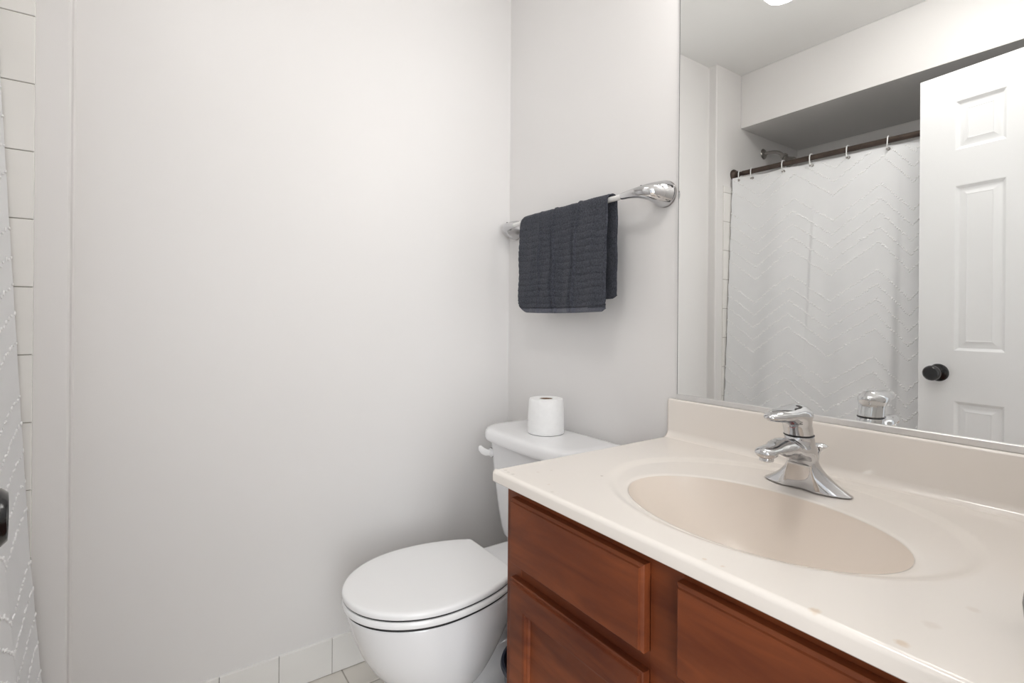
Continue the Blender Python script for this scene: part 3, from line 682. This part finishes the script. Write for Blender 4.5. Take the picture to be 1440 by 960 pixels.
# ---- rod
rdx = lambda y: -1.4435+(.0513)*(y+.0476)
RZ = 1.893
rod = thing('curtain_rod', 'dark bronze shower curtain rod across the tub alcove', 'curtain rod', (rdx(-.8), -.8, RZ))
ye = YF+.001
a = MB(); a.tube([(rdx(YA-.012), YA-.012, RZ), (rdx(-.75), -.75, RZ)], .0108, 20); part(a, 'inner_pole', M_bronze, rod)
a = MB(); a.tube([(rdx(-.10), -.10, RZ), (rdx(-1.548), -1.548, RZ)], .0128, 20); part(a, 'outer_pole', M_bronze, rod)
part(MB().lathe([(.0, .0), (.029, -.0), (.030, -.006), (.026, -.014), (.019, -.019), (.0165, -.030), (.012, -.032)], (rdx(YA), YA-.0005, RZ), 'y', 32, cap0=False), 'flange', M_bronze, rod)
part(MB().lathe([(.0, .0), (.029, .0), (.030, .006), (.026, .014), (.019, .019), (.0165, .030), (.012, .032)], (rdx(ye), ye, RZ), 'y', 32, cap0=False), 'flange', M_bronze, rod)
# ---- curtain
def knots(y):
    Y = [-.02, -.188, -.363, -.536, -.728, -.838, -.95, -1.13, -1.31, -1.49, -1.67]; return np.interp(-y, [-t for t in Y], np.arange(len(Y))*1.0)
def cx(y, z):
    t = 1.857-z
    x = -1.4515+.0735*t-.0513*-(y+.06)*1.0*(1-.25*np.clip(t/1.7, 0, 1))
    am = .003+.010*np.clip(t/1.2, 0, 1)
    dE = -(y+.06); x = x+(am*np.sin((y*17.5+.5)+.5*np.sin(z*1.2))+.35*am*np.sin(y*41+z*.7))*(1-np.exp(-np.maximum(dE, 0)/.05))+.034*np.exp(-np.maximum(dE, 0)/.045)*np.clip(1-t/1.5, .15, 1)*(1-.0*t)
    st_ = np.clip((t-.05)/.5, 0, 1)
    def crease(yc, h_, w_): return h_*(np.tanh((y-yc)/w_)*np.exp(-((y-yc)/.05)**2))
    x = x+st_*crease(-.452+.01*t, -.007*np.exp(-((t-.45)/.35)**2)-.001, .006)
    x = x+st_*crease(-.792-.004*t, .006+.003*t, .009)+st_*.009*np.exp(-((y+.835)/.03)**2)
    # edge turns slightly back
    x = x-.010*np.exp(-(y+.058)/-.012)*0
    return x
YC0, YC1 = -.060, -1.50; ZC0 = .11
ringy = [-.085, -.152, -.311, -.440, -.595, -.748, -.87, -.99, -1.11, -1.23, -1.35, -1.47]
ny, nz = 520, 130; Y = np.linspace(YC0, YC1, ny); tz = np.linspace(0, 1, nz); RY = np.array(ringy)
near = np.min(np.abs(Y[:, None]-RY[None]), 1); top = 1.874-.0035*(1-np.exp(-(near/.02)**2))+.002*np.sin(Y*35)
YY = np.repeat(Y[None], nz, 0); ZZ = ZC0+(top[None]-ZC0)*(1-tz[:, None]); XX = cx(YY, ZZ)
yj = .0018*np.sin(ZZ*55)*np.exp(-(YC0-YY)/.01)
front = np.stack([XX+.0006, YY+yj, ZZ], -1); back = np.stack([XX-.0006, YY+yj, ZZ], -1)
sc = thing('shower_curtain', 'white shower curtain with tufted chevron stripes hanging outside the tub', 'shower curtain', (-1.42, -.8, .11))
cl_ = sheet(front, back); part(cl_, 'curtain_cloth', M_curt, sc, True)
# tufted chevrons
V = []; F = []; tri = lambda s: np.abs(((s+1) % 2)-1)
A_ = .135
ico = bmesh.new(); bmesh.ops.create_icosphere(ico, subdivisions=1, radius=1); ico.verts.index_update(); IV = np.array([v.co[:] for v in ico.verts]); IF = np.array([[v.index for v in f.verts] for f in ico.faces]); ico.free()
zp = 1.082
bases = []
for gidx in range(-4, 4):
    for k in range(5): bases.append(zp+.0636*k+.3745*gidx+0)
Ys = np.linspace(YC0-.001, YC1, 4000); cnt = 0
for b_ in bases:
    s = knots(Ys); zc_ = b_-A_*(1-tri(s-1)*1.0)        # peak where s is even
    zc_ = b_-A_*np.abs(((s-0) % 2)-0)*0-A_*(np.abs((((s+1) % 2)-1)) if False else (1-np.abs((s % 2)-1)))
    dl = np.sqrt(np.diff(Ys)**2+np.diff(zc_)**2); arc = np.concatenate([[0], np.cumsum(dl)]); p = 0
    while p < arc[-1]:
        y = float(np.interp(p, arc, Ys)); z = float(np.interp(p, arc, zc_)); y2 = float(np.interp(min(p+.004, arc[-1]), arc, Ys)); z2 = float(np.interp(min(p+.004, arc[-1]), arc, zc_))
        p += .0068+rng.random()*.005
        z += (rng.random()-.5)*.0075
        if z > 1.862 or z < ZC0+.01: continue
        d = np.array([0, y2-y, z2-z]); d /= np.linalg.norm(d)+1e-9; ang = (rng.random()-.5)*1.3
        u = np.array([0, d[1]*math.cos(ang)-d[2]*math.sin(ang), d[1]*math.sin(ang)+d[2]*math.cos(ang)]); v = np.array([0, -u[2], u[1]])
        L_ = .0045+rng.random()*.0032; wv = .0026+rng.random()*.0016; h_ = .0014+rng.random()*.0013
        xc_ = float(cx(np.array(y), np.array(z)))+.0008
        n0 = len(V)*0+cnt; P = IV[:, :1]*np.array([h_, 0, 0])+IV[:, 1:2]*u*L_+IV[:, 2:3]*v*wv+np.array([xc_, y, z]); V.append(P); F.append(IF+n0); cnt += len(IV)
V = np.concatenate(V); F = np.concatenate(F)
me_o = MB(); L = Vector(sc.location); V = V-np.array(L)
me = bpy.data.meshes.new('tufts'); me.from_pydata(V.tolist(), [], F.tolist()); me.materials.append(M_tuft); me.polygons.foreach_set('use_smooth', [True]*len(me.polygons)); me.update()
o = bpy.data.objects.new('tufts', me); COL.objects.link(o); o.parent = sc; o['kind'] = 'stuff'
for yy in ringy:
    x_ = float(cx(np.array(yy), np.array(1.857)))
    part(MB().lathe([(.0035, -.001), (.0068, -.001), (.0072, .0012), (.0060, .0026), (.0038, .0022)], (x_, yy, 1.857), 'x', 20), 'grommet', M_nickel, sc)
# ---- rings
places = ['nearest the back wall', 'second from the back wall', 'third from the back wall', 'just left of the curtain crease', 'right of the curtain crease', 'last one visible before the door edge']
cr = None
for i, yy in enumerate(ringy):
    gx = float(cx(np.array(yy), np.array(1.857)))-rdx(yy)
    lb = f'small white plastic curtain ring on the bronze rod, {places[i]}' if i < 6 else 'small white curtain ring on the part of the rod behind the door'
    if cr is None:
        cr = thing('curtain_ring', lb, 'curtain ring', (rdx(yy), yy, RZ), 0, 'curtain rings along the rod')
        a = MB(); pts = [(-.004, -.0, -.036), (-.016, 0, -.022), (-.0185, 0, -.003), (-.013, 0, .014), (0, 0, .0185), (.013, 0, .013), (.017, 0, -.002), (.013, .002, -.022), (.006, .003, -.036), (-.002, .002, -.0395)]
        pts = [tuple(map(float, q)) for q in pts]; hk = a.tube(pts, .0025, 10).build('hook', M_ring, cr); nrm(hk)
        b_ = MB().lathe([(.0005, .0), (.0042, .001), (.005, .004), (.003, .0068), (.0005, .007)], (.003, .003, -.037), 'x', 14).build('roller_ball', M_nickel, cr)
        c_ = cr
    else:
        c_ = cr.copy(); COL.objects.link(c_); c_.location = (rdx(yy), yy, RZ); c_['label'] = lb
        for ch_ in (hk, b_):
            q = ch_.copy(); COL.objects.link(q); q.parent = c_
    c_.rotation_euler = (0, 0, (rng.random()-.5)*.25)

# ================================================================== door (free edge at the origin of its frame, leaf runs towards the hinges)
DA = math.radians(7.81); dr = bpy.data.objects.new('door_1', None); COL.objects.link(dr); dr.location = (-1.309, -.9098, 0); dr.rotation_euler = (0, 0, DA); dr['kind'] = 'structure'
tag(dr, 'white six panel door with black round knob standing open into the bathroom', 'door')
# local: face at x=0 looking to +x, leaf along -y for .61, thickness to -x
W, HD, TH = .61, 2.034, .035
def door_face(xf, sgn):
    cols = [0, .111, .256, .354, .499, .61]; rows = [.006, .20, .823, 1.006, 1.611, 1.741, 1.921, HD]
    panels = [(1, 1), (1, 3), (1, 5), (3, 1), (3, 3), (3, 5)]; mb = MB()
    for i in range(5):
        for j in range(7):
            a0, a1, z0, z1 = cols[i], cols[i+1], rows[j], rows[j+1]
            if (i, j) in panels:
                prof = [(0, 0), (.003, -.0012), (.007, -.0055), (.012, -.0085), (.016, -.0085), (.020, -.0075), (.036, -.0015), (.0375, -.0025), (.039, -.0025)]
                mb.rings([[(xf+sgn*h, -(a0+q), z0+q), (xf+sgn*h, -(a1-q), z0+q), (xf+sgn*h, -(a1-q), z1-q), (xf+sgn*h, -(a0+q), z1-q)] for q, h in prof], cap0=False)
            else:
                mb.add([(xf, -a0, z0), (xf, -a1, z0), (xf, -a1, z1), (xf, -a0, z1)], [(0, 1, 2, 3)])
    return mb
mb = door_face(0, 1); m2 = door_face(-TH, -1); mb.add(m2.v, [tuple(reversed(f)) for f in m2.f])
mb.add([(0, 0, .006), (-TH, 0, .006), (-TH, 0, HD), (0, 0, HD), (0, -W, .006), (-TH, -W, .006), (-TH, -W, HD), (0, -W, HD)], [(0, 1, 2, 3), (7, 6, 5, 4), (3, 2, 6, 7), (0, 4, 5, 1)])
leaf = mb.build('leaf', M_door, dr, smooth=28)
bm = bmesh.new(); bm.from_mesh(leaf.data); bmesh.ops.remove_doubles(bm, verts=bm.verts, dist=1e-5); bmesh.ops.recalc_face_normals(bm, faces=bm.faces); bm.to_mesh(leaf.data); bm.free(); leaf.data.set_sharp_from_angle(angle=math.radians(28))
for sg, x0_ in ((1, 0), (-1, -TH)):
    k = MB(); pf = [(.0, .0), (.0325, .0), (.0325, .003), (.030, .0065), (.020, .009), (.0135, .012), (.0125, .030), (.0145, .034), (.0235, .038), (.0275, .045), (.028, .052), (.0265, .060), (.022, .0645), (.0205, .0635), (.010, .0638), (.001, .064)]
    k.lathe([(r, x0_+sg*h) for r, h in pf], (0, -.066, .922), 'x', 40, cap0=False); kn = nrm(k.build('door_handle', M_black, dr))
for z in (.25, 1.05, 1.82):
    h = MB(); h.tube([(.004, -W-.004, z-.045), (.004, -W-.004, z+.045)], .0055, 12); nrm(h.build('hinge', M_black, dr))
nrm(MB().box(-.026, -.008, -.001, .0012, .895, .95).build('latch_plate', M_black, dr))
